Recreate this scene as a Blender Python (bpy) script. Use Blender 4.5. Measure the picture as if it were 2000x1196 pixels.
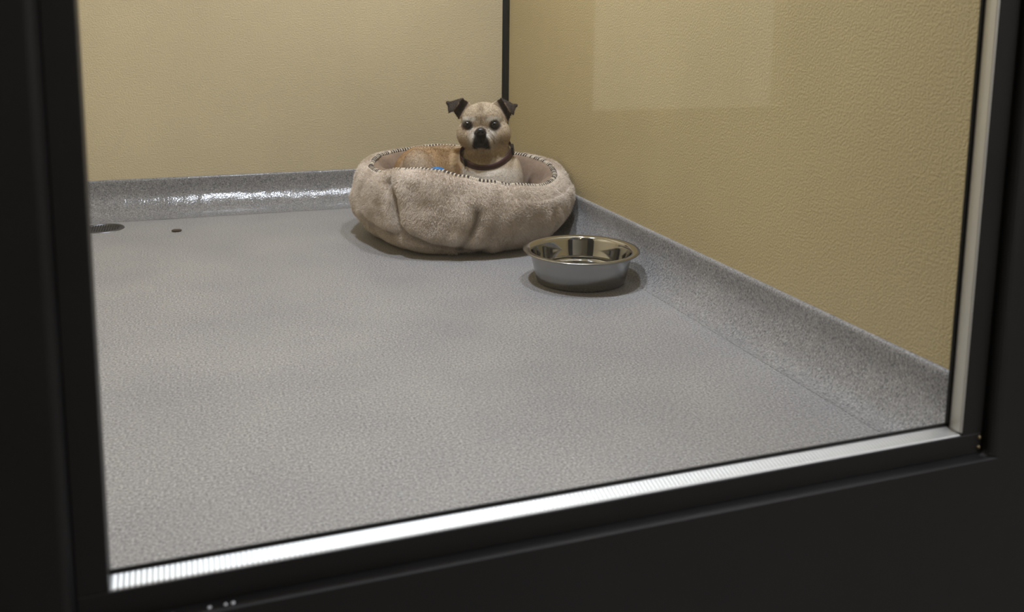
import bpy, bmesh, math, random
import numpy as np
from mathutils import Vector, Matrix, noise
from mathutils.bvhtree import BVHTree

random.seed(4)
for o in list(bpy.data.objects): bpy.data.objects.remove(o)
S = bpy.context.scene
COL = S.collection

# ------------------------------------------------------------------ camera
cam = bpy.data.cameras.new('camera'); co = bpy.data.objects.new('camera', cam); COL.objects.link(co)
Rm = Matrix(((0.94144, 0.03882, -0.33493), (-0.33698, 0.14221, -0.93071), (0.01150, 0.98908, 0.14696)))
co.matrix_world = Matrix.Translation((-1.046, -2.976, 0.62)) @ Rm.to_4x4()
cam.sensor_fit = 'HORIZONTAL'; cam.sensor_width = 36
cam.lens = 1805.4 / 2000 * 36
cam.shift_x = -(1002.27 - 1000) / 2000
cam.shift_y = -(598 - 291.25) / 2000
cam.clip_start = 0.01
cam.dof.use_dof = True; cam.dof.focus_distance = 2.42; cam.dof.aperture_fstop = 6.0
S.camera = co

# ------------------------------------------------------------------ world, view
W = bpy.data.worlds.new('world'); S.world = W; W.use_nodes = True
W.node_tree.nodes['Background'].inputs[0].default_value = (0.8, 0.86, 1, 1)
W.node_tree.nodes['Background'].inputs[1].default_value = 0.02
vs = S.view_settings
vs.view_transform = 'Standard'; vs.look = 'None'; vs.gamma = 1; vs.use_curve_mapping = False; vs.exposure = 0.0

# ------------------------------------------------------------------ lights
def area(name, loc, size, power, col=(1, 1, 1), rot=(0, 0, 0), shape='DISK', size_y=None, spread=math.pi):
    l = bpy.data.lights.new(name, 'AREA'); l.shape = shape; l.size = size; l.energy = power; l.color = col; l.spread = spread
    if size_y: l.size_y = size_y
    o = bpy.data.objects.new(name, l); o.location = loc; o.rotation_euler = rot; COL.objects.link(o); return o
area('kennel_lamp_a', (-0.80, -1.10, 2.36), 0.16, 31, (0.90, 0.965, 1.10))
area('kennel_lamp_b', (-0.14, -1.02, 2.36), 0.16, 17.5, (0.90, 0.965, 1.10))
area('corridor_lamp_cool', (0.7, -3.4, 2.52), 1.2, 42, (0.96, 0.97, 1.05))
area('corridor_lamp_warm', (-1.0, -3.1, 2.5), 0.07, 2.0, (1, 0.62, 0.3))
area('opposite_room_lamp', (0.9, -5.3, 2.2), 0.8, 34, (1, 0.97, 0.9))

# ------------------------------------------------------------------ helpers
def tag(o, label=None, cat=None, group=None, kind=None):
    if label: o['label'] = label
    if cat: o['category'] = cat
    if group: o['group'] = group
    if kind: o['kind'] = kind
    return o
def empty(name, loc=(0, 0, 0)):
    o = bpy.data.objects.new(name, None); o.location = loc; o.empty_display_size = .05; COL.objects.link(o); return o
def mesh_obj(name, verts, faces, mat=None, parent=None, smooth=True):
    m = bpy.data.meshes.new(name); m.from_pydata([tuple(v) for v in verts], [], faces); m.validate(); m.update()
    o = bpy.data.objects.new(name, m); COL.objects.link(o)
    for mm in (mat if isinstance(mat, (list, tuple)) else [mat]):
        if mm: m.materials.append(mm)
    if smooth: m.polygons.foreach_set('use_smooth', [True] * len(m.polygons))
    if parent:
        o.parent = parent
        o.matrix_parent_inverse = Matrix.Translation(-Vector(world_loc(parent)))
    return o
def world_loc(o):
    v = Vector(o.location)
    if o.parent: v = v + world_loc(o.parent) + o.matrix_parent_inverse.to_translation()
    return v
class MB:
    def __init__(s): s.bm = bmesh.new()
    def box(s, a, b):
        x0, y0, z0 = a; x1, y1, z1 = b
        v = [s.bm.verts.new(p) for p in ((x0,y0,z0),(x1,y0,z0),(x1,y1,z0),(x0,y1,z0),(x0,y0,z1),(x1,y0,z1),(x1,y1,z1),(x0,y1,z1))]
        for f in ((0,3,2,1),(4,5,6,7),(0,1,5,4),(1,2,6,5),(2,3,7,6),(3,0,4,7)): s.bm.faces.new([v[i] for i in f])
        return s
    def build(s, name, mat, parent=None, bevel=0, smooth=False):
        bmesh.ops.recalc_face_normals(s.bm, faces=s.bm.faces)
        m = bpy.data.meshes.new(name); s.bm.to_mesh(m); s.bm.free()
        o = bpy.data.objects.new(name, m); COL.objects.link(o); m.materials.append(mat)
        if smooth: m.polygons.foreach_set('use_smooth', [True] * len(m.polygons))
        if bevel:
            b = o.modifiers.new('bevel', 'BEVEL'); b.width = bevel; b.segments = 3; b.limit_method = 'ANGLE'
        if parent: o.parent = parent; o.matrix_parent_inverse = Matrix.Translation(-Vector(world_loc(parent)))
        return o
def lathe(prof, n=96, c=(0, 0, 0)):
    V = []; F = []
    for r, z in prof:
        for i in range(n):
            a = 2 * math.pi * i / n; V.append((c[0] + r * math.cos(a), c[1] + r * math.sin(a), c[2] + z))
    for j in range(len(prof) - 1):
        for i in range(n):
            k = (i + 1) % n; F.append((j*n+i, j*n+k, (j+1)*n+k, (j+1)*n+i))
    return V, F

# ------------------------------------------------------------------ materials
def mat(name, base=(0.5,0.5,0.5), rough=0.5, metal=0.0, spec=0.5, sheen=0, coat=0, coat_rough=.1):
    m = bpy.data.materials.new(name); m.use_nodes = True
    b = m.node_tree.nodes['Principled BSDF']
    b.inputs['Base Color'].default_value = (*base, 1); b.inputs['Roughness'].default_value = rough
    b.inputs['Metallic'].default_value = metal; b.inputs['Specular IOR Level'].default_value = spec
    b.inputs['Sheen Weight'].default_value = sheen; b.inputs['Sheen Roughness'].default_value = .5
    b.inputs['Coat Weight'].default_value = coat; b.inputs['Coat Roughness'].default_value = coat_rough
    return m, m.node_tree, b
def N(nt, t, **kw):
    n = nt.nodes.new(t)
    for k, v in kw.items():
        if k in n.inputs: n.inputs[k].default_value = v
        else: setattr(n, k, v)
    return n
def L(nt, a, b): nt.links.new(a, b)
def ramp(nt, fac, stops):
    r = nt.nodes.new('ShaderNodeValToRGB'); e = r.color_ramp.elements
    while len(e) < len(stops): e.new(0.5)
    for el, (p, c) in zip(e, stops): el.position = p; el.color = (*c, 1) if len(c) == 3 else c
    L(nt, fac, r.inputs[0]); return r
def bump(nt, b, h, strength=.5, dist=.002, prev=None):
    n = N(nt, 'ShaderNodeBump', Strength=strength, Distance=dist); L(nt, h, n.inputs['Height'])
    if prev: L(nt, prev.outputs[0], n.inputs['Normal'])
    L(nt, n.outputs[0], b.inputs['Normal']); return n
def coords(nt, scale=(1, 1, 1)):
    g = N(nt, 'ShaderNodeNewGeometry'); mp = N(nt, 'ShaderNodeMapping'); mp.inputs['Scale'].default_value = scale
    L(nt, g.outputs['Position'], mp.inputs[0]); return mp.outputs[0]

def wall_mat(name, c):
    m, nt, b = mat(name, c, .45, spec=.35)
    p = coords(nt)
    n1 = N(nt, 'ShaderNodeTexNoise', Scale=225.0, Detail=2.0); L(nt, p, n1.inputs['Vector'])
    n2 = N(nt, 'ShaderNodeTexNoise', Scale=2.2, Detail=3.0); L(nt, p, n2.inputs['Vector'])
    r = ramp(nt, n2.outputs[0], [(.3, tuple(x*.93 for x in c)), (.7, tuple(min(1, x*1.05) for x in c))])
    L(nt, r.outputs[0], b.inputs['Base Color'])
    r2 = ramp(nt, n1.outputs[0], [(.38, (0, 0, 0)), (.66, (1, 1, 1))])
    bump(nt, b, r2.outputs[0], .42, .0013)
    return m
M_wall_back = wall_mat('textured_cream_panel', (.60, .50, .315))
M_wall_right = wall_mat('textured_tan_panel', (.555, .45, .245))

def floor_mat(name, rough, wav, tint=1.0):
    m, nt, b = mat(name, (.3, .3, .3), rough, spec=.45)
    p = coords(nt)
    v = N(nt, 'ShaderNodeTexNoise', Scale=260.0, Detail=3.0, Roughness=.75); L(nt, p, v.inputs['Vector'])
    big = N(nt, 'ShaderNodeTexNoise', Scale=5.0, Detail=4.0); L(nt, p, big.inputs['Vector'])
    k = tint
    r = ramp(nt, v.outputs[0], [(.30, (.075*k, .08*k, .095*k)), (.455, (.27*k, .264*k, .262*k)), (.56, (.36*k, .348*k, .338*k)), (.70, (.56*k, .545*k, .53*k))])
    rb = ramp(nt, big.outputs[0], [(.3, (.90, .90, .915)), (.7, (1.05, 1.04, 1.02))])
    mx = N(nt, 'ShaderNodeMix', data_type='RGBA', blend_type='MULTIPLY'); mx.inputs[0].default_value = 1
    L(nt, r.outputs[0], mx.inputs[6]); L(nt, rb.outputs[0], mx.inputs[7]); L(nt, mx.outputs[2], b.inputs['Base Color'])
    n3 = N(nt, 'ShaderNodeTexNoise', Scale=wav, Detail=2.0); L(nt, p, n3.inputs['Vector'])
    bn = bump(nt, b, n3.outputs[0], (.52 if rough < .3 else .4), .0012 if rough < .3 else .0010)
    return m
M_floor = floor_mat('speckled_grey_floor_coating', .42, 160)
M_cove = floor_mat('glossy_speckled_cove', .15, 170, .74)  # tint darkens the floor colour to imitate shade on the cove face
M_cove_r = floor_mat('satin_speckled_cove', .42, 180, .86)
M_corr_floor, _, _ = mat('corridor_floor', (.20, .19, .18), .4)
M_corr_wall, _, _ = mat('corridor_wall', (.45, .40, .30), .6)
M_ceiling, _, _ = mat('white_ceiling', (.75, .74, .70), .8)

m, nt, b = mat('dark_bronze_metal', (.0115, .011, .0112), .38, spec=.5)
p = coords(nt); n1 = N(nt, 'ShaderNodeTexNoise', Scale=9.0, Detail=5.0); L(nt, p, n1.inputs['Vector'])
r = ramp(nt, n1.outputs[0], [(.35, (.42,)*3), (.7, (.56,)*3)]); L(nt, r.outputs[0], b.inputs['Roughness']); M_dark = m
m, nt, b = mat('bare_aluminium', (.52, .52, .50), .50, metal=1)
p = coords(nt, (1, 1, 1)); n1 = N(nt, 'ShaderNodeTexWave', Scale=70.0, bands_direction='X'); L(nt, p, n1.inputs['Vector'])
bump(nt, b, n1.outputs[0], .25, .001); M_alu = m
M_alu_bright, _, _ = mat('brightened_aluminium', (.85, .85, .82), .55, metal=1)  # same bare metal, colour raised so the jamb looks better lit
M_gasket, _, _ = mat('black_rubber', (.006, .006, .006), .6)
M_trim, _, _ = mat('black_corner_trim', (.008, .008, .007), .5, spec=.3)

# glass
m = bpy.data.materials.new('window_glass'); m.use_nodes = True; nt = m.node_tree; nt.nodes.clear()
out = N(nt, 'ShaderNodeOutputMaterial'); tr = N(nt, 'ShaderNodeBsdfTransparent'); gl = N(nt, 'ShaderNodeBsdfGlossy'); gl.inputs['Roughness'].default_value = .0
tr.inputs[0].default_value = (.985, .99, .985, 1)
fr = N(nt, 'ShaderNodeFresnel', IOR=1.5); mx = N(nt, 'ShaderNodeMixShader')
gb = N(nt, 'ShaderNodeNewGeometry'); io = N(nt, 'ShaderNodeMapRange'); io.inputs['To Min'].default_value = 1.5; io.inputs['To Max'].default_value = 1 / 1.5
L(nt, gb.outputs['Backfacing'], io.inputs[0]); L(nt, io.outputs[0], fr.inputs['IOR'])
L(nt, fr.outputs[0], mx.inputs[0]); L(nt, tr.outputs[0], mx.inputs[1]); L(nt, gl.outputs[0], mx.inputs[2]); L(nt, mx.outputs[0], out.inputs[0]); M_glass = m

m, nt, b = mat('brushed_stainless', (.35, .345, .34), .16, metal=1)
p = coords(nt, (1, 1, 14)); n1 = N(nt, 'ShaderNodeTexNoise', Scale=60.0, Detail=3.0); L(nt, p, n1.inputs['Vector'])
r = ramp(nt, n1.outputs[0], [(.3, (.20,)*3), (.7, (.23,)*3)]); L(nt, r.outputs[0], b.inputs['Roughness']); M_steel_out = m
m, nt, b = mat('polished_stainless', (.54, .54, .54), .07, metal=1); M_steel_in = m
M_water, ntw, bw = mat('water', (1, 1, 1), .0); bw.inputs['Transmission Weight'].default_value = 1; bw.inputs['IOR'].default_value = 1.33
M_cast, _, _ = mat('grate_metal', (.16, .16, .17), .4, metal=1)
M_hole, _, _ = mat('drain_hole', (.006, .006, .007), .5)

# ------------------------------------------------------------------ room shell
XR, YB, XL, ZC = 0.0, 0.0, -1.80, 2.42       # kennel
YG = -2.190                                   # glass plane
YF = -2.210                                   # frame face
def struct(o): o['kind'] = 'structure'; return o
def slab(name, a, b, m, bevel=0): return struct(MB().box(a, b).build(name, m, bevel=bevel))
slab('floor', (XL, YG + .008, -.05), (0, 0, 0), M_floor)
slab('wall_back', (XL - .06, 0, -.05), (.06, .06, ZC), M_wall_back)
slab('wall_right', (0, YG + .008, -.05), (.06, 0, ZC), M_wall_right)
slab('wall_left', (XL - .06, YG + .008, -.05), (XL, 0, ZC), M_wall_back)
slab('ceiling', (XL - .06, YG + .008, ZC), (.06, .06, ZC + .06), M_ceiling)

# cove base: back run and right run, mitred in the corner, slightly wavy like trowelled epoxy
prof = [(.000, .1065, .000), (.004, .1065, .004), (.0075, .1035, .0075), (.0085, .098, .0085), (.010, .080, .0095), (.0125, .063, .012),
        (.0185, .051, .017), (.029, .038, .024), (.041, .0245, .033), (.054, .0135, .043), (.072, .0055, .054), (.096, .0012, .066), (.112, .0004, .078)]
def cove(name, along, run, mt):
    V = []; F = []; n = 420; k = len(prof)
    for i in range(n + 1):
        t = i / n
        for j, (ob, z, orr) in enumerate(prof):
            w = (noise.noise(Vector((t * run * 7, j * .25, 3 if along == 'x' else 9))) * .0022 + noise.noise(Vector((t * run * 30, j * .6, 5))) * .0013) * (1 if 3 < j < k - 2 else .4 if j > 0 else 0)
            if along == 'x': V.append(((-orr) + (XL + orr - 0) * 0 - t * (run - orr), -ob - w, z + max(w, 0) * .4))
            else: V.append((-orr - w, (-ob) - t * (run - ob), z + max(w, 0) * .4))
    for i in range(n):
        for j in range(k - 1):
            a = i * k + j; F.append((a, a + 1, a + k + 1, a + k) if along == 'y' else (a, a + k, a + k + 1, a + 1))
    return struct(mesh_obj(name, V, F, mt))
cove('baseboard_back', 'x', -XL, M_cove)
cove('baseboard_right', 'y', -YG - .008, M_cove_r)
# black trim in the corner of the two wall panels
tb = bmesh.new()
pts = [(0, 0), (-.019, 0), (-.019, -.003), (-.010, -.006), (-.006, -.010), (-.003, -.019), (0, -.019)]
bv = [tb.verts.new((x, y, .1065)) for x, y in pts]; tv = [tb.verts.new((x, y, ZC)) for x, y in pts]
for i in range(len(pts)): tb.faces.new((bv[i], bv[(i+1) % 7], tv[(i+1) % 7], tv[i]))
tb.faces.new(tv); tb.faces.new(bv[::-1]); mm = MB(); mm.bm.free(); mm.bm = tb
struct(mm.build('trim_1', M_trim))

# ------------------------------------------------------------------ window in the dark metal front
WX0, WX1, WZ0, WZ1 = -1.1185, -.2165, .1505, 2.00     # visible glass opening
fr_w = .0300                                           # frame member beside the opening (bottom)
OX0, OX1, OZ0, OZ1 = WX0 - .0245, WX1 + .0275, .1195, WZ1 + .03  # outer edge of the glazing frame
# dark panels around the frame stand 13 mm proud of it
YP = YF - .014
CF = -.40                                      # corridor floor lies lower than the kennel floor
fbm = bmesh.new()
def ring(y, x0, x1, z0, z1): return [fbm.verts.new(p_) for p_ in ((x0, y, z0), (x1, y, z0), (x1, y, z1), (x0, y, z1))]
r_o = ring(YP, -3.0, 3.0, CF, 2.62); r_i = ring(YP, OX0, OX1, OZ0, OZ1); r_b = ring(YF + .026, OX0, OX1, OZ0, OZ1); r_c = ring(YF + .026, -3.0, 3.0, CF, 2.62)
for i in range(4):
    k = (i + 1) % 4
    fbm.faces.new((r_o[i], r_o[k], r_i[k], r_i[i])); fbm.faces.new((r_i[i], r_i[k], r_b[k], r_b[i])); fbm.faces.new((r_b[i], r_b[k], r_c[k], r_c[i])); fbm.faces.new((r_c[i], r_c[k], r_o[k], r_o[i]))
fb = MB(); fb.bm.free(); fb.bm = fbm
fr_wall = struct(fb.build('wall_front', M_dark, bevel=.0095))
fr_wall.modifiers['bevel'].segments = 5
win = struct(empty('window_1', (WX0, YG, WZ0)))
f = MB()
f.box((OX0, YF, OZ0), (OX1, YG + .007, WZ0 - .006)); f.box((OX0, YF, WZ1), (OX1, YG + .007, OZ1))
f.box((OX0, YF, WZ0 - .006), (WX0, YG + .007, WZ1)); f.box((WX1 - .003, YF, WZ0 - .006), (OX1, YG + .007, WZ1))
f.build('window_frame', M_dark, win, bevel=.0012)
g = MB().box((WX0, YG, WZ0 - .004), (WX1 + .006, YG + .006, WZ1)).build('glass_pane', M_glass, win)
# black gasket round the glass: bottom and right
q = MB(); q.box((WX0, YG - .001, WZ0 - .005), (WX1 + .004, YG + .0005, WZ0 + .0025)); q.box((WX1 - .0095, YG - .0035, WZ0 + .0025), (WX1 + .004, YG + .0005, WZ1))
q.build('gasket', M_gasket, win, bevel=.0006)
# aluminium glazing beads (sloping sill bead, right jamb bead)
def prism(name, pts_, axis, a0, a1, m_, parent, label=None):
    n = len(pts_); V = []
    for a in (a0, a1):
        for (s, t) in pts_: V.append((a, s, t) if axis == 'x' else (t, s, a))
    F = [(i, (i+1) % n, n + (i+1) % n, n + i) for i in range(n)] + [tuple(range(n))[::-1], tuple(range(n, 2*n))]
    o = mesh_obj(name, V, F, m_, parent, smooth=False)
    bm = bmesh.new(); bm.from_mesh(o.data); bmesh.ops.recalc_face_normals(bm, faces=bm.faces); bm.to_mesh(o.data); bm.free()
    bvm = o.modifiers.new('bevel', 'BEVEL'); bvm.width = .0012; bvm.segments = 3; bvm.limit_method = 'ANGLE'
    if label: o['label'] = label
    return o
prism('sill_bead', [(YG - .001, WZ0 - .001), (YF + .002, WZ0 - .0052), (YF + .0005, WZ0 - .0075), (YF + .0005, WZ0 - .012), (YG - .001, WZ0 - .012)], 'x', WX0, WX1 + .005, M_alu, win, 'bare aluminium sill bead')
prism('jamb_bead', [(YG - .0036, WX1 - .0062), (YF + .0015, WX1 - .0048), (YF + .0005, WX1 - .0035), (YF + .0005, WX1 + .012), (YG - .003, WX1 + .012)], 'y', WZ0 - .003, WZ1, M_alu_bright, win, 'bare aluminium side bead')
# small screws and a bit of sealant in the lower right crease
for z in (.127, .139):
    V, F = lathe([(0, .002), (.0016, .0018), (.0028, .001), (.0032, 0)], 20)
    o = mesh_obj('screw', [(OX1 - .0045 + v[0] * .8, YF - v[2], z + v[1] * .8) for v in V], F, mat('brass_screw', (.30, .25, .15), .45, metal=1)[0], win)

M_drop, _, _ = mat('white_drop_glint', (.75, .78, .85), .25)  # pale colour stands in for the lamp glint on the drops
for dx, r_ in ((-1.070, .0015), (-1.041, .0019), (-1.028, .0017), (-1.022, .0020)):
    V, F = lathe([(0, r_ * .7), (r_ * .6, r_ * .55), (r_, 0)], 16)
    mesh_obj('droplet', [(dx + v[0], YP + .006 + v[1], OZ0 - .0005 + v[2]) for v in V], F, M_drop, win)
# ------------------------------------------------------------------ corridor on the viewer's side
slab('floor_corridor', (-3.0, -4.6, CF - .05), (3.0, YP, CF), M_corr_floor)
slab('ceiling_corridor', (-3.0, -4.6, 2.6), (3.0, YP, 2.66), M_ceiling)
YO = -4.5
wb = MB()
wb.box((-3.06, YO - .1, CF), (.38, YO, 2.6)); wb.box((1.22, YO - .1, CF), (3.06, YO, 2.6)); wb.box((.38, YO - .1, CF), (1.22, YO, .26)); wb.box((.38, YO - .1, 1.9), (1.22, YO, 2.6))
struct(wb.build('wall_opposite', M_corr_wall))
slab('wall_corridor_left', (-3.06, -4.6, CF), (-3.0, YP, 2.6), M_corr_wall)
slab('wall_corridor_right', (3.0, -4.6, CF), (3.06, YP, 2.6), M_corr_wall)
rb = MB()
rb.box((-.2, -6.3, -.05), (2.2, YO - .1, 0)); rb.box((-.2, -6.36, 0), (2.2, -6.3, 2.4)); rb.box((-.26, -6.3, 0), (-.2, YO - .1, 2.4)); rb.box((2.2, -6.3, 0), (2.26, YO - .1, 2.4)); rb.box((-.2, -6.3, 2.4), (2.2, YO - .1, 2.46))
struct(rb.build('wall_opposite_room', M_ceiling))

# ------------------------------------------------------------------ floor drain and crumb
dr = empty('floor_drain', (-1.272, -.185, 0)); tag(dr, 'round slotted metal floor drain at the left by the back wall', 'drain')
V, F = lathe([(0, .0012), (.047, .0012), (.047, .0024), (.0565, .0020), (.0575, 0)], 64, (-1.272, -.185, 0))
mesh_obj('drain_ring', V, F, M_cast, dr)
s = MB()
for i in range(-6, 7):
    x = i * .0066
    ln = math.sqrt(max(0, .043**2 - x * x))
    for a, c_ in ((-ln, -.003), (.003, ln)):
        if c_ - a > .004: s.box((-1.272 + x - .002, -.185 + a, .0012), (-1.272 + x + .002, -.185 + c_, .0016))
s.build('slots', M_hole, dr)
V, F = lathe([(0, .0), (.006, .001), (.0075, .004), (.0065, .0075), (.003, .0095), (0, .010)], 14)
cr = [(-1.077 + v[0] * 1.6 + (.004 if v[0] > 0 else 0), -.284 + v[1] * .9, v[2] * (.8 + 120 * v[0] * v[0] * 20 * .3)) for v in V]
m_, nt, b = mat('brown_kibble', (.075, .055, .035), .8)
o = mesh_obj('kibble_piece', cr, F, m_); tag(o, 'small dark brown crumb lying on the floor right of the drain', 'crumb')

# ------------------------------------------------------------------ steel bowl with water
BX, BY = -.184, -1.057
bowl = empty('dog_bowl', (BX, BY, 0)); tag(bowl, 'shiny stainless steel dog bowl on the grey floor in front of the bed', 'bowl')
V, F = lathe([(0, .004), (.088, .004), (.094, .0015), (.099, 0), (.1025, .002), (.1045, .008), (.1075, .02), (.1135, .045), (.1185, .066), (.1195, .0705), (.1225, .0725), (.1345, .0722), (.1362, .0738), (.1350, .0755), (.130, .0758)], 128, (BX, BY, 0))
mesh_obj('bowl_wall', V, F, M_steel_out, bowl)
V, F = lathe([(.130, .0758), (.1215, .0752), (.1175, .0728), (.1155, .066), (.1115, .045), (.1060, .022), (.1000, .011), (.088, .0065), (0, .0062)], 128, (BX, BY, 0))
o = mesh_obj('bowl_interior', V, F, M_steel_in, bowl); o['label'] = 'mirror polished inside'
V, F = lathe([(.1076, .0305), (.1064, .0300), (0, .0300)], 96, (BX, BY, 0))
w_ = mesh_obj('water', V, F, M_water, bowl)

# ------------------------------------------------------------------ bed
BCX, BCY = -.311, -.524
bed = empty('dog_bed', (BCX, BCY, 0)); tag(bed, 'round fluffy cream dog bed with brown fleece lining in the corner', 'dog bed')
zk = [(-180, .196), (-165, .196), (-146, .214), (-132, .221), (-120, .218), (-108, .206), (-94, .192), (-78, .178), (-53, .164), (-23, .170), (10, .190), (33, .195), (60, .203), (93, .212), (112, .208), (143, .206), (165, .193), (180, .196)]
def seam_z(deg):
    deg = (deg + 180) % 360 - 180
    for (a, za), (c, zc) in zip(zk, zk[1:]):
        if a <= deg <= c:
            t = (deg - a) / (c - a); t = t * t * (3 - 2 * t); return za + (zc - za) * t - .005
    return .196
def ang(d, a): return (d - a + 180) % 360 - 180
def gss(x, s): return math.exp(-(x / s) ** 2)
oprof = [(.2560, 0, 1), (.2640, .004, 1), (.2760, .003, 1), (.2900, -.008, 1), (.3010, -.026, 1), (.3080, .135, 0), (.3110, .112, 0), (.3090, .088, 0), (.3020, .066, 0), (.2910, .048, 0), (.2780, .033, 0), (.2660, .021, 0), (.2520, .011, 0), (.2330, .004, 0), (.2100, .001, 0), (.1800, .0005, 0)]
def catmull(P, n):
    out = []
    for i in range(len(P) - 1):
        p0 = P[max(i-1, 0)]; p1 = P[i]; p2 = P[i+1]; p3 = P[min(i+2, len(P)-1)]
        for k in range(n):
            t = k / n; out.append(tuple(.5 * ((2*b_) + (-a_+c_)*t + (2*a_-5*b_+4*c_-d_)*t*t + (-a_+3*b_-3*c_+d_)*t**3) for a_, b_, c_, d_ in zip(p0, p1, p2, p3)))
    out.append(P[-1]); return out
# world-space creases on the plush side: (polyline of (deg, z)), depth, width
creases = [([(-146.5, .186), (-141.5, .150), (-140, .118), (-138, .085), (-133, .055), (-122, .034), (-108, .022), (-95, .014)], .019, .0115),
           ([(-100.5, .122), (-101, .095), (-103.5, .065), (-107, .038), (-108, .020)], .013, .011),
           ([(-171, .07), (-160, .052), (-150, .050), (-140, .060)], .012, .010),
           ([(-50, .06), (-48, .03), (-47, .01)], .008, .010), ([(-15, .15), (-18, .09), (-22, .04)], .010, .012),
           ([(170, .16), (173, .10), (175, .05)], .008, .012), ([(110, .15), (112, .05)], .010, .014), ([(60, .16), (62, .05)], .010, .014)]
def crease_d(deg, z):
    tot = 0
    for pl, dep, wid in creases:
        best = 9
        for (a0, z0), (a1, z1) in zip(pl, pl[1:]):
            ax = math.radians(ang(deg, a0)) * .31; ay = z - z0
            bx = math.radians(ang(a1, a0)) * .31; by = z1 - z0
            t = max(0, min(1, (ax*bx + ay*by) / (bx*bx + by*by + 1e-9)))
            d = math.hypot(ax - t*bx, ay - t*by); best = min(best, d)
        tot += dep * math.exp(-(best / wid) ** 2)
        tot -= dep * .45 * math.exp(-((best - wid * 2.6) / (wid * 1.6)) ** 2)
    return tot
NT = 640
V = []; F = []; cols = []
for i in range(NT):
    deg = -180 + 360 * i / NT; a = math.radians(deg); zs = seam_z(deg)
    P = [(r, (zs + z) if fl else z) for r, z, fl in oprof]
    P = catmull(P, 7); cols.append(len(P))
    lob = .006 * math.sin(a * 3 + 1) + .004 * math.sin(a * 5 + .6)
    for j, (r, z) in enumerate(P):
        s = j / len(P); w = min(1, s * 5) * (1 if s < .85 else max(0, (1 - s) / .15))
        c_ = crease_d(deg, z) * w
        rr = r + lob * w - c_ - .004 * w
        # pinched-in waist under the upper bulge on the left side
        rr -= .016 * w * gss(ang(deg, -166), 22) * gss(z - .050, .016)
        rr += w * .006 * noise.noise(Vector((math.cos(a) * 3.2, math.sin(a) * 3.2, z * 11)))
        rr += w * .0042 * noise.noise(Vector((math.cos(a) * 9, math.sin(a) * 9, z * 30)))
        n2 = noise.noise(Vector((math.cos(a) * 42, math.sin(a) * 42, z * 120 + math.cos(a) * 20)))
        rr += w * .0011 * n2 + w * .0007 * noise.noise(Vector((math.cos(a) * 110, math.sin(a) * 110, z * 330)))
        x = BCX + rr * math.cos(a); y = BCY + rr * math.sin(a)
        x = x if x < -.016 else -.016 - (x + .016) * .15 * -1 * 0 - 0
        V.append((x, y, max(z, .0006)))
k = cols[0]
for i in range(NT):
    for j in range(k - 1):
        a_ = i * k + j; b_ = ((i + 1) % NT) * k + j; F.append((a_, a_ + 1, b_ + 1, b_))
def plush_mat(name, c, c2, fs, str_=.5, sheen=.25):
    m, nt, b = mat(name, c, .95, spec=.1, sheen=sheen)
    p = coords(nt, (1, 1, 1))
    n1 = N(nt, 'ShaderNodeTexNoise', Scale=fs, Detail=4.0, Roughness=.7); L(nt, p, n1.inputs['Vector'])
    n2 = N(nt, 'ShaderNodeTexNoise', Scale=16.0, Detail=3.0); L(nt, p, n2.inputs['Vector'])
    mx = N(nt, 'ShaderNodeMath', operation='ADD'); mx.inputs[0].default_value = 0
    ml = N(nt, 'ShaderNodeMath', operation='MULTIPLY'); ml.inputs[1].default_value = .5; L(nt, n1.outputs[0], ml.inputs[0])
    ml2 = N(nt, 'ShaderNodeMath', operation='MULTIPLY'); ml2.inputs[1].default_value = .5; L(nt, n2.outputs[0], ml2.inputs[0])
    L(nt, ml.outputs[0], mx.inputs[0]); L(nt, ml2.outputs[0], mx.inputs[1])
    r = ramp(nt, mx.outputs[0], [(.38, c2), (.60, c)]); L(nt, r.outputs[0], b.inputs['Base Color'])
    bump(nt, b, n1.outputs[0], str_, .004); return m
M_plush = plush_mat('cream_plush', (.78, .68, .58), (.58, .49, .41), 210, .7)
M_fleece = plush_mat('brown_fleece', (.29, .205, .145), (.22, .155, .11), 120, .3, .15)
mesh_obj('plush_cover', V, F, M_plush, bed)
# lining: from the seam down the inside wall to the cushion
V = []; F = []
ip = [(.2560, 0, 1), (.2500, .003, 1), (.2380, .001, 1), (.2250, -.012, 1), (.2140, -.035, 1), (.2080, .130, 0), (.2050, .105, 0), (.2060, .088, 0), (.2030, .078, 0)]
for i in range(NT):
    deg = -180 + 360 * i / NT; a = math.radians(deg); zs = seam_z(deg)
    P = catmull([(r, (zs + z) if fl else z) for r, z, fl in ip], 5); k = len(P)
    for j, (r, z) in enumerate(P):
        s = j / k; w = math.sin(math.pi * min(1, s * 1.0)) 
        rr = r - w * (.007 * math.sin(a * 9) + .0035 * math.sin(a * 21 + 1) + .004 * noise.noise(Vector((math.cos(a) * 6, math.sin(a) * 6, z * 12))))
        rr -= w * .012 * gss(ang(deg, 172), 12) - w * .012 * gss(ang(deg, 152), 7)
        V.append((BCX + rr * math.cos(a), BCY + rr * math.sin(a), z))
for i in range(NT):
    for j in range(k - 1):
        a_ = i * k + j; b_ = ((i + 1) % NT) * k + j; F.append((a_, b_, b_ + 1, a_ + 1))
o = mesh_obj('inner_lining', V, F, M_fleece, bed); o['label'] = 'brown fleece lining'
V, F = lathe([(0, .060), (.05, .060), (.10, .061), (.15, .066), (.18, .071), (.198, .074), (.209, .070), (.212, .060), (.205, .03), (.19, .005), (0, .003)], 96, (BCX, BCY, 0))
mesh_obj('cushion', V, F, M_fleece, bed)
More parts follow.
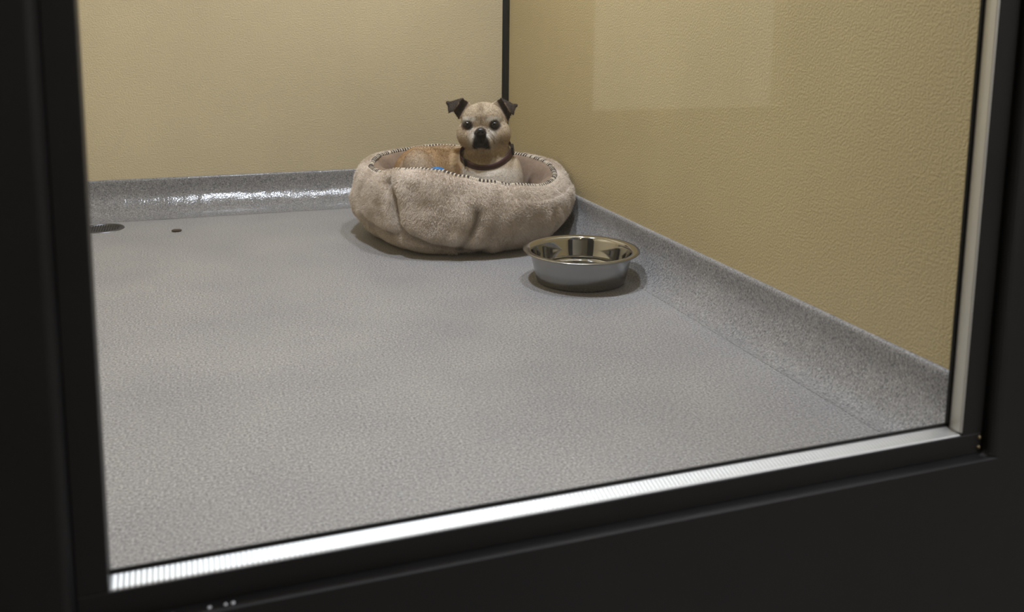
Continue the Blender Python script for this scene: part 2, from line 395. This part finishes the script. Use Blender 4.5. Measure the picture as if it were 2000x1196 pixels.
# whip stitched edge along the seam: a run of slanted cream and dark stitches
M_st_l, _, _ = mat('cream_thread', (.62, .54, .42), .8); M_st_d, _, _ = mat('dark_thread', (.055, .04, .035), .8)
V = []; F = []; mi = []; ns = 330; sec = 6
for i in range(ns):
    a0 = 2 * math.pi * (i / ns); a1 = a0 + 2 * math.pi / ns * .95; deg = math.degrees(a0)
    z0 = seam_z(deg); base = len(V); hgt = .0064 * (1 + .2 * random.random()); 
    for t in range(7):
        th = math.pi * (-.25 + 1.35 * t / 6)
        aa = a0 + (a1 - a0) * (.1 + .8 * t / 6) * 1.6
        for q_ in (-.5, .5):
            r = .2565 + hgt * math.cos(th); z = z0 + hgt * math.sin(th)
            V.append((BCX + r * math.cos(aa + q_ * (a1 - a0)), BCY + r * math.sin(aa + q_ * (a1 - a0)), z + .0028))
    d = 1 if (i % 2 == 0 and random.random() > .12) else 0
    for t in range(6):
        F.append((base + 2*t, base + 2*t + 1, base + 2*t + 3, base + 2*t + 2)); mi.append(d)
o = mesh_obj('stitched_edge', V, F, [M_st_l, M_st_d], bed); o.data.polygons.foreach_set('material_index', mi)
o['label'] = 'cream and dark whipstitched seam'
sm = o.modifiers.new('thick', 'SOLIDIFY'); sm.thickness = .0012; sm.offset = 0

# ------------------------------------------------------------------ blue toy in the bed
m_, nt, b = mat('blue_rubber', (.02, .16, .42), .45)
V, F = lathe([(0, .0), (.020, .001), (.028, .012), (.026, .030), (.019, .048), (.018, .070), (.022, .092), (.0265, .110), (.0245, .134), (.017, .1465), (0, .151)], 40, (-.426, -.668, .0665))
o = mesh_obj('dog_toy', V, F, m_); tag(o, 'small blue dog toy just showing above the front edge of the bed', 'toy')

# ------------------------------------------------------------------ dog
H = Vector((-.263, -.56, .300)); CP = Vector((-1.046, -2.976, .62))
Fd = (CP - H).normalized(); vd = -Fd; Rt = vd.cross(Vector((0, 0, 1))).normalized(); Up = Rt.cross(vd).normalized()
def hw(x, f, z): return H + Rt * (x * .001) + Fd * (f * .001) + Up * (z * .001)      # dog frame, millimetres: right, towards the viewer, up
DB = bmesh.new()
def ell(c, r, rot=(0, 0, 0)):
    E = Matrix.Rotation(math.radians(rot[2]), 3, 'Z') @ Matrix.Rotation(math.radians(rot[1]), 3, 'Y') @ Matrix.Rotation(math.radians(rot[0]), 3, 'X')
    res = bmesh.ops.create_uvsphere(DB, u_segments=28, v_segments=18, radius=1)
    for v in res['verts']:
        p = E @ Vector((v.co.x * r[0], v.co.y * r[1], v.co.z * r[2])); v.co = hw(c[0] + p.x, c[1] + p.y, c[2] + p.z)
def limb(p0, r0, p1, r1, n=9):
    for i in range(n):
        t = i / (n - 1); c = [a + (b_ - a) * t for a, b_ in zip(p0, p1)]; r = r0 + (r1 - r0) * t; ell(c, (r, r, r))
# head
ell((0, -22, 12), (64, 66, 61)); ell((-4, 8, 26), (56, 46, 44)); ell((-32, 0, -16), (43, 48, 43)); ell((31, -2, -16), (43, 48, 44)); ell((-6, 24, 34), (34, 33, 27))
ell((-35, 24, 24), (24, 20, 13)); ell((21, 24, 24), (24, 20, 13))
ell((-8, 34, -22), (40, 30, 28)); ell((-22, 48, -30), (18, 21, 19)); ell((6, 48, -30), (18, 21, 19)); ell((-8, 44, -44), (22, 22, 14)); ell((-8, 50, -8), (14, 20, 12))
ell((-9, 66, -10), (13, 9, 10)); ell((-7, 2, -36), (54, 42, 26))
ell((-45, 33, 8), (17, 14, 13)); ell((28, 33, 8), (17, 14, 13))
# neck, chest, trunk
limb((4, -22, -26), 56, (12, -34, -76), 64); limb((12, -34, -76), 64, (24, -40, -140), 78)
ell((25, -28, -158), (82, 76, 80)); ell((30, -20, -185), (80, 72, 45))
limb((0, -96, -132), 72, (-110, -96, -126), 76); limb((-110, -96, -126), 76, (-172, -66, -134), 76)
ell((-172, -50, -136), (84, 72, 84)); ell((-60, -80, -170), (90, 70, 52))
ell((-176, 0, -128), (46, 52, 70), (0, -14, 0)); ell((-158, 14, -168), (50, 48, 40))      # thigh
ell((-52, -42, -148), (34, 42, 78), (0, 8, 0)); ell((-30, -66, -96), (46, 40, 46)); ell((-84, -64, -128), (18, 40, 66), (0, 6, 0)); ell((82, -30, -150), (28, 46, 70))         # shoulders
limb((-160, 22, -200), 24, (-95, 60, -212), 17); ell((-78, 66, -214), (24, 18, 13))        # rear paw
limb((-22, 20, -196), 27, (-34, 80, -210), 19); ell((-36, 92, -212), (20, 25, 14))         # forelegs
limb((66, 16, -196), 27, (60, 70, -210), 19); ell((60, 80, -212), (20, 25, 14))
limb((-240, -60, -170), 17, (-225, 20, -205), 11)                                          # tail
# folded ears as thin sheets
def sheet(A, B, C_, D, th=6.5, n=10, bulge=4):
    g0 = []
    for side in (-.5, .5):
        g = []
        for i in range(n + 1):
            row = []
            for j in range(n + 1):
                u, v = i / n, j / n
                p = [(1-u)*(1-v)*a + u*(1-v)*b_ + u*v*c + (1-u)*v*d for a, b_, c, d in zip(A, B, C_, D)]
                e = min(u, 1-u, v, 1-v) * 4; tt = th * (.45 + .55 * min(1, e))
                row.append(DB.verts.new(hw(p[0], p[1] + bulge * math.sin(math.pi*u) * math.sin(math.pi*v) + side * tt, p[2])))
            g.append(row)
        g0.append(g)
    for s_, g in enumerate(g0):
        for i in range(n):
            for j in range(n):
                q = (g[i][j], g[i+1][j], g[i+1][j+1], g[i][j+1]); DB.faces.new(q if s_ else q[::-1])
    bd = [(i, 0) for i in range(n)] + [(n, j) for j in range(n)] + [(i, n) for i in range(n, 0, -1)] + [(0, j) for j in range(n, 0, -1)]
    for (i, j), (i2, j2) in zip(bd, bd[1:] + bd[:1]):
        DB.faces.new((g0[0][i][j], g0[1][i][j], g0[1][i2][j2], g0[0][i2][j2]))
sheet((-34, -8, 68), (-62, -6, 84), (-101, -10, 69), (-70, -16, 22), bulge=-8)
sheet((-55, -4, 86), (-103, -8, 71), (-99, 8, 39), (-85, 13, 44), bulge=5)
sheet((20, -8, 70), (48, -6, 86), (88, -10, 64), (66, -16, 14), bulge=-8)
sheet((42, -4, 88), (90, -8, 64), (82, 8, 34), (71, 13, 44), bulge=5)
ell((-101, -6, 70), (6, 5, 6)); ell((88, -6, 64), (6, 5, 6))
bmesh.ops.recalc_face_normals(DB, faces=DB.faces)
tm = bpy.data.meshes.new('tmp'); DB.to_mesh(tm); DB.free()
to = bpy.data.objects.new('tmp', tm); COL.objects.link(to)
rm = to.modifiers.new('r', 'REMESH'); rm.mode = 'VOXEL'; rm.voxel_size = .0027
s1 = to.modifiers.new('s', 'SMOOTH'); s1.factor = .5; s1.iterations = 7
dm = bpy.data.meshes.new_from_object(to.evaluated_get(bpy.context.evaluated_depsgraph_get()))
bpy.data.objects.remove(to)
dm.polygons.foreach_set('use_smooth', [True] * len(dm.polygons))
# coat colours by place on the body, with some light and shade painted in
nv = len(dm.vertices); P = np.empty(nv * 3); dm.vertices.foreach_get('co', P); P = P.reshape(-1, 3)
Q = P - np.array(H); X = Q @ np.array(Rt) * 1000; Fw = Q @ np.array(Fd) * 1000; Z = Q @ np.array(Up) * 1000
def sst(a, b_, x): t = np.clip((x - a) / (b_ - a), 0, 1); return t * t * (3 - 2 * t)
rgb = np.tile(np.array([.58, .47, .34]), (nv, 1)); 
jit = np.array([noise.noise(Vector((x * .06, f_ * .06, z * .06))) for x, f_, z in zip(X, Fw, Z)])
jit2 = np.array([noise.noise(Vector((x * .25, f_ * .25, z * .25))) for x, f_, z in zip(X, Fw, Z)])
def paint(c, w):
    global rgb
    w = np.clip(w, 0, 1)[:, None]; rgb = rgb * (1 - w) + np.array(c) * w
def blob(cx, cz, rx, rz, soft=.35, fmin=-999):
    d = np.sqrt(((X - cx) / rx) ** 2 + ((Z - cz) / rz) ** 2) + jit * .18; return (1 - sst(1 - soft, 1 + soft, d)) * (Fw > fmin)
headm = sst(-62, -45, Z + (X > 60) * 12)
paint((.52, .41, .28), sst(10, -30, Fw) * headm)                                # sides and back of head
paint((.42, .27, .135), (1 - headm) * np.maximum(sst(-52, -72, X + jit * 14), sst(-42, -66, Fw + jit * 10) * sst(-185, -150, Z + 0)))   # fawn back and flank
paint((.50, .40, .30), blob(-190, -125, 50, 60, .5, -10) * (1 - headm) * .85)                       # paler thigh
paint((.55, .42, .25), blob(-88, -140, 7, 60, .6) * (1 - headm) * .7)                             # lit fold at the shoulder, painted as a pale line
paint((.33, .21, .11), blob(-72, -120, 6, 50, .6) * (1 - headm) * .8)  # shade beside the shoulder fold, painted as a dark line
paint((.62, .55, .46), (1 - headm) * sst(-66, -50, X + jit * 8) * sst(-90, -112, Z + X * .12))     # white chest
paint((.36, .28, .17), blob(-2, -84, 62, 16, .6) * .8)                                            # brownish shadow under the jaw, painted in
paint((.30, .22, .13), blob(54, -30, 20, 14, .7, -10) * .75); paint((.40, .30, .18), blob(-58, -50, 16, 22, .6, -30) * .6)
paint((.66, .60, .52), blob(-30, -28, 15, 26, .5, 20)); paint((.66, .60, .52), blob(17, -26, 17, 28, .5, 20))   # pale cheeks by the muzzle
paint((.64, .59, .50), blob(-45, 24, 24, 7, .5, 5)); paint((.64, .59, .50), blob(27, 25, 24, 7, .5, 5))           # brows
paint((.30, .22, .14), blob(-10, 54, 9, 14, .8, 0) * .85); paint((.36, .27, .17), blob(-8, 24, 6, 22, .9, 0) * .35) # brow smudge
paint((.016, .013, .012), blob(-9, -12, 16, 15, .18, 40)); 
tri = (1 - sst(-2, 5, np.abs(X + 8 + (Z + 40) * .06) - (17 + (-22 - Z) * .22) + jit * 4)) * sst(-56, -51, Z + np.abs(X + 8) * .12) * (Z < -8) * (Fw > 22)
paint((.022, .018, .016), tri)
paint((.10, .08, .06), blob(-45, 8, 15.5, 14, .2, 5)); paint((.10, .08, .06), blob(28, 8, 16.5, 14.5, .2, 5))
paint((.030, .022, .018), blob(-45, 9, 12.5, 11.5, .15, 5)); paint((.030, .022, .018), blob(28, 9, 13, 12, .15, 5))
for (ax, az, bx, bz, wd, al) in ((6, 2, 28, -26, 1.6, .55), (12, 6, 36, -14, 1.4, .4), (16, -20, 30, -42, 1.6, .5), (-24, 2, -40, -18, 1.6, .35), (-8, 30, -9, 14, 2, .4), (6, 34, 2, 22, 1.6, .35), (-22, 34, -19, 22, 1.6, .3)):  # face wrinkles: shade in the creases painted as thin dark lines
    t = np.clip(((X - ax) * (bx - ax) + (Z - az) * (bz - az)) / ((bx - ax) ** 2 + (bz - az) ** 2), 0, 1)
    d = np.hypot(X - ax - t * (bx - ax), Z - az - t * (bz - az)); paint((.20, .15, .10), (1 - sst(wd * .5, wd * 1.8, d)) * (Fw > 10) * al)
earL = (X < -60) * sst(22, 30, Z) * sst(-64, -70, X - (Z - 28) * .62 * 1.0 + 0); earR = (X > 44) * sst(14, 20, Z) * sst(54, 60, X + (Z - 14) * .42 * 1.0)
paint((.060, .045, .035), sst(-68, -72, X - np.clip(Z - 26, 0, 60) * .58) * (Z > 20) * (Z < 100))
paint((.060, .045, .035), sst(66, 70, X + np.clip(Z - 14, 0, 75) * .52) * (Z > 10) * (Z < 100))
for (ax, az, bx, bz) in ((-60, 83, -84, 44), (47, 84, 70, 46)):  # light catching the front ear edges, painted as pale lines
    t = np.clip(((X - ax) * (bx - ax) + (Z - az) * (bz - az)) / ((bx - ax) ** 2 + (bz - az) ** 2), 0, 1)
    d = np.hypot(X - ax - t * (bx - ax), Z - az - t * (bz - az)); paint((.36, .26, .17), (1 - sst(1.2, 3.0, d)) * (Fw > 4) * .8)
rgb *= (1 + .22 * jit2[:, None]); rgb = np.clip(rgb, .005, 1)
at = dm.color_attributes.new('coat', 'FLOAT_COLOR', 'POINT'); at.data.foreach_set('color', np.hstack([rgb, np.ones((nv, 1))]).ravel())
m_, nt, b = mat('short_dog_fur', (.5, .4, .3), .8, spec=.2, sheen=.12)
ca = N(nt, 'ShaderNodeAttribute', attribute_name='coat')
p = coords(nt, (1, 1, .45)); n1 = N(nt, 'ShaderNodeTexNoise', Scale=420.0, Detail=3.0); L(nt, p, n1.inputs['Vector'])
r = ramp(nt, n1.outputs[0], [(.3, (.78,)*3), (.7, (1.15,)*3)])
mx = N(nt, 'ShaderNodeMix', data_type='RGBA', blend_type='MULTIPLY'); mx.inputs[0].default_value = 1
L(nt, ca.outputs['Color'], mx.inputs[6]); L(nt, r.outputs[0], mx.inputs[7]); L(nt, mx.outputs[2], b.inputs['Base Color'])
bump(nt, b, n1.outputs[0], .5, .0015)
dm.materials.clear(); dm.materials.append(m_)
dog = bpy.data.objects.new('dog', dm); COL.objects.link(dog)
tag(dog, 'cream and fawn dog with black muzzle lying in the round bed, facing the viewer', 'dog')
bvh = BVHTree.FromPolygons([v.co for v in dm.vertices], [tuple(p_.vertices) for p_ in dm.polygons])
def surf(x, z):
    hit = bvh.ray_cast(hw(x, 300, z), vd); return ((hit[0] - H) @ Fd if False else (hit[0] - H).dot(Fd) * 1000) if hit[0] else 0
def sphere(name, c, r, mt, sc=(1, 1, 1), parent=dog, label=None):
    bm = bmesh.new(); bmesh.ops.create_uvsphere(bm, u_segments=24, v_segments=16, radius=1)
    me = bpy.data.meshes.new(name)
    for v in bm.verts: v.co = hw(c[0] + v.co.x * r * sc[0], c[1] + v.co.y * r * sc[1], c[2] + v.co.z * r * sc[2])
    bm.to_mesh(me); bm.free(); me.materials.append(mt); me.polygons.foreach_set('use_smooth', [True] * len(me.polygons))
    o = bpy.data.objects.new(name, me); COL.objects.link(o); o.parent = parent
    if label: o['label'] = label
    return o
M_eye, _, _ = mat('dark_eye', (.006, .004, .003), .06, spec=.6)
M_nose, _, _ = mat('wet_black_nose', (.012, .011, .011), .32)
M_nostril, _, _ = mat('nostril', (.002, .002, .002), .9, spec=.1)
for ex, ez in ((-45, 10), (28, 10)): sphere('eye', (ex, surf(ex, ez) - 4.5, ez - .5), 9.5, M_eye, (1.12, .8, .95), label='dark glossy eye')
nf = surf(-9, -10)
nose = sphere('nose', (-9, nf - 3, -9), 10, M_nose, (1.25, .65, .95))
for s_ in (-1, 1): sphere('nostril', (-9 + s_ * 5, nf + 2.4, -11), 2.6, M_nostril, (1.2, .8, .8), parent=nose)

# collar: a strap round the neck, shrink fitted to the body
col = []; segs = 120
CC = np.array([12, -26, -66.])                     # centre of the collar loop in the dog frame
nax = Vector((-.20, .70, 1)).normalized(); ax1 = Vector((1, 0, .17)); ax1 = (ax1 - nax * ax1.dot(nax)).normalized(); ax2 = nax.cross(ax1).normalized()
if ax2.y < 0: ax2 = -ax2
def toW(v): return Rt * v.x + Fd * v.y + Up * v.z
V = []; F = []; rad = []
for i in range(segs):
    t = 2 * math.pi * i / segs; dr_ = ax1 * math.cos(t) + ax2 * math.sin(t)
    o_ = hw(*CC) + toW(dr_) * .16
    hit = bvh.ray_cast(o_, -toW(dr_), .16)
    rad.append(max(60, min(100, (hit[0] - hw(*CC)).length * 1000)) if hit[0] else 78)
rad = np.clip(np.array(rad), 64, 76)
for _ in range(8): rad = (np.roll(rad, 1) + rad + np.roll(rad, -1)) / 3
rad = rad + 1.5
for i in range(segs):
    t = 2 * math.pi * i / segs; dr_ = ax1 * math.cos(t) + ax2 * math.sin(t)
    for hh, ro in ((-11, 0), (-11.5, 2.5), (0, 3.4), (11.5, 2.5), (11, 0)):
        V.append(hw(*[CC[k_] + dr_[k_] * (rad[i] + ro + (1.5 if hh < 0 else -0.5) ) + nax[k_] * hh for k_ in range(3)]))
for i in range(segs):
    for j in range(5):
        a_ = i * 5 + j; b_ = ((i + 1) % segs) * 5 + j; a2 = i * 5 + (j + 1) % 5; b2 = ((i + 1) % segs) * 5 + (j + 1) % 5
        F.append((a_, a2, b2, b_))
m_, nt, b = mat('maroon_leather', (.060, .020, .022), .5)
me = bpy.data.meshes.new('collar'); me.from_pydata([tuple(v) for v in V], [], F); me.materials.append(m_); me.polygons.foreach_set('use_smooth', [True]*len(me.polygons))
collar = bpy.data.objects.new('collar', me); COL.objects.link(collar); collar.parent = dog; collar['label'] = 'maroon collar'
def buckle(tdeg, w, h, name, mt):
    t = math.radians(tdeg); bm = bmesh.new(); me = bpy.data.meshes.new(name); i = int(tdeg / 360 * segs) % segs
    res = bmesh.ops.create_cube(bm, size=1)
    dr_ = ax1 * math.cos(t) + ax2 * math.sin(t); tg = ax1 * -math.sin(t) + ax2 * math.cos(t)
    bmesh.ops.bevel(bm, geom=bm.edges[:], offset=.12, segments=3, affect='EDGES')
    for v in bm.verts:
        pz = v.co.copy(); q_ = [CC[k_] + dr_[k_] * (rad[i] + 4 + pz.x * 7) + tg[k_] * pz.y * w + nax[k_] * pz.z * h for k_ in range(3)]; v.co = hw(*q_)
    bm.to_mesh(me); bm.free(); me.materials.append(mt); o = bpy.data.objects.new(name, me); COL.objects.link(o); o.parent = collar; return o
M_bk, _, _ = mat('black_plastic', (.012, .011, .012), .35)
buckle(8, 26, 25, 'buckle', M_bk); buckle(158, 12, 24, 'strap_keeper', M_bk)

# short coat and plush pile as real hairs
def hairs(name, src, n, length, rad, comb, mt, parent, color=None, skip=None, seed=1, spread=.45, jl=.5):
    rng = np.random.default_rng(seed); me = src; me.calc_loop_triangles()
    nt_ = len(me.loop_triangles); tri = np.empty(nt_ * 3, np.int32); me.loop_triangles.foreach_get('vertices', tri); tri = tri.reshape(-1, 3)
    P = np.empty(len(me.vertices) * 3); me.vertices.foreach_get('co', P); P = P.reshape(-1, 3)
    Nn = np.empty(len(me.vertices) * 3); me.vertices.foreach_get('normal', Nn); Nn = Nn.reshape(-1, 3)
    a, b_, c = P[tri[:, 0]], P[tri[:, 1]], P[tri[:, 2]]
    ar = np.linalg.norm(np.cross(b_ - a, c - a), axis=1); idx = rng.choice(nt_, n, p=ar / ar.sum())
    r1 = np.sqrt(rng.random(n)); r2 = rng.random(n); w = np.stack([1 - r1, r1 * (1 - r2), r1 * r2], 1)
    T = tri[idx]; root = (P[T] * w[:, :, None]).sum(1); nr = (Nn[T] * w[:, :, None]).sum(1); nr /= np.linalg.norm(nr, axis=1)[:, None] + 1e-9
    keep = np.ones(n, bool) if skip is None else ~skip(root)
    root, nr, T, w = root[keep], nr[keep], T[keep], w[keep]; n = len(root)
    d = comb(root, nr) + rng.normal(0, spread, (n, 3)); ln = length * (1 - jl * rng.random(n))
    d /= np.linalg.norm(d, axis=1)[:, None]
    g = np.array([0, 0, -1.])
    p1 = root + d * ln[:, None] * .5; d2 = d + g * .25; d2 /= np.linalg.norm(d2, axis=1)[:, None]; p2 = p1 + d2 * ln[:, None] * .5
    pts = np.stack([root - nr * .0004, p1, p2], 1).reshape(-1, 3)
    cv = bpy.data.hair_curves.new(name); cv.add_curves([3] * n)
    cv.position_data.foreach_set('vector', pts.astype(np.float32).ravel())
    ra = cv.attributes.get('radius') or cv.attributes.new('radius', 'FLOAT', 'POINT')
    ra.data.foreach_set('value', np.tile(np.array([1, .8, .25]) * rad, n).astype(np.float32))
    if color is not None:
        C_ = (color[T] * w[:, :, None]).sum(1) * (1 + rng.normal(0, .10, (n, 1))); C_ = np.clip(C_, .004, 1)
    else:
        C_ = np.ones((n, 3)) * (1 + rng.normal(0, .12, (n, 1)))
    ca_ = cv.attributes.new('coat', 'FLOAT_COLOR', 'CURVE'); ca_.data.foreach_set('color', np.hstack([C_, np.ones((n, 1))]).astype(np.float32).ravel())
    cv.materials.append(mt); o = bpy.data.objects.new(name, cv); COL.objects.link(o)
    o.parent = parent; o.matrix_parent_inverse = Matrix.Translation(-Vector(world_loc(parent))); return o
def hair_mat(name, base, rough=.7):
    m, nt, b = mat(name, base, rough, spec=.15)
    ca = N(nt, 'ShaderNodeAttribute', attribute_name='coat'); mx = N(nt, 'ShaderNodeMix', data_type='RGBA', blend_type='MULTIPLY'); mx.inputs[0].default_value = 1
    mx.inputs[6].default_value = (*base, 1); L(nt, ca.outputs['Color'], mx.inputs[7]); L(nt, mx.outputs[2], b.inputs['Base Color']); return m
M_fur = hair_mat('dog_hair', (1, 1, 1)); M_pile = hair_mat('plush_fibres', (.81, .715, .615), .8)
cc = np.array(hw(*CC)); cn = np.array(toW(nax)); cn /= np.linalg.norm(cn)
ub = np.array(hw(0, 40, -5)); 
def skip_dog(p):
    q = p - cc; h_ = np.abs(q @ cn); near = np.linalg.norm(q, axis=1) < .11
    e1 = np.linalg.norm(p - np.array(hw(-45, surf(-45, 10), 10)), axis=1) < .011; e2 = np.linalg.norm(p - np.array(hw(28, surf(28, 10), 10)), axis=1) < .011
    e3 = np.linalg.norm(p - np.array(hw(-9, nf, -9)), axis=1) < .014
    return (near & (h_ < .013)) | e1 | e2 | e3
fwd = np.array(Fd)
def comb_dog(p, n):
    z = (p - np.array(H)) @ np.array(Up)
    t = np.tile(np.array([0, 0, -1.]), (len(p), 1)); t[z > -.05] = -fwd * .8 + np.array([0, 0, -.3]); t[z < -.06] += np.array([-.5, .3, 0])
    t = t - n * (t * n).sum(1)[:, None]; return t * 1.0 + n * .35
hairs('fur', dm, 110000, .0055, .00016, comb_dog, M_fur, dog, color=rgb, skip=skip_dog, seed=3, spread=.16)
pc = next(o for o in bpy.data.objects if o.name == 'plush_cover')
def comb_bed(p, n):
    v = np.array([noise.noise_vector(Vector(q_ * 14)) for q_ in p]); return n * .8 + v * 1.0 + np.array([0, 0, -.25])
pile = hairs('plush_pile', pc.data, 170000, .0085, .00028, comb_bed, M_pile, pc, skip=lambda p: (p[:, 2] < .006) | (np.hypot(p[:, 0] - BCX, p[:, 1] - BCY) < .2665) & (p[:, 2] > .12), seed=5, spread=.28)
pile['kind'] = 'stuff'
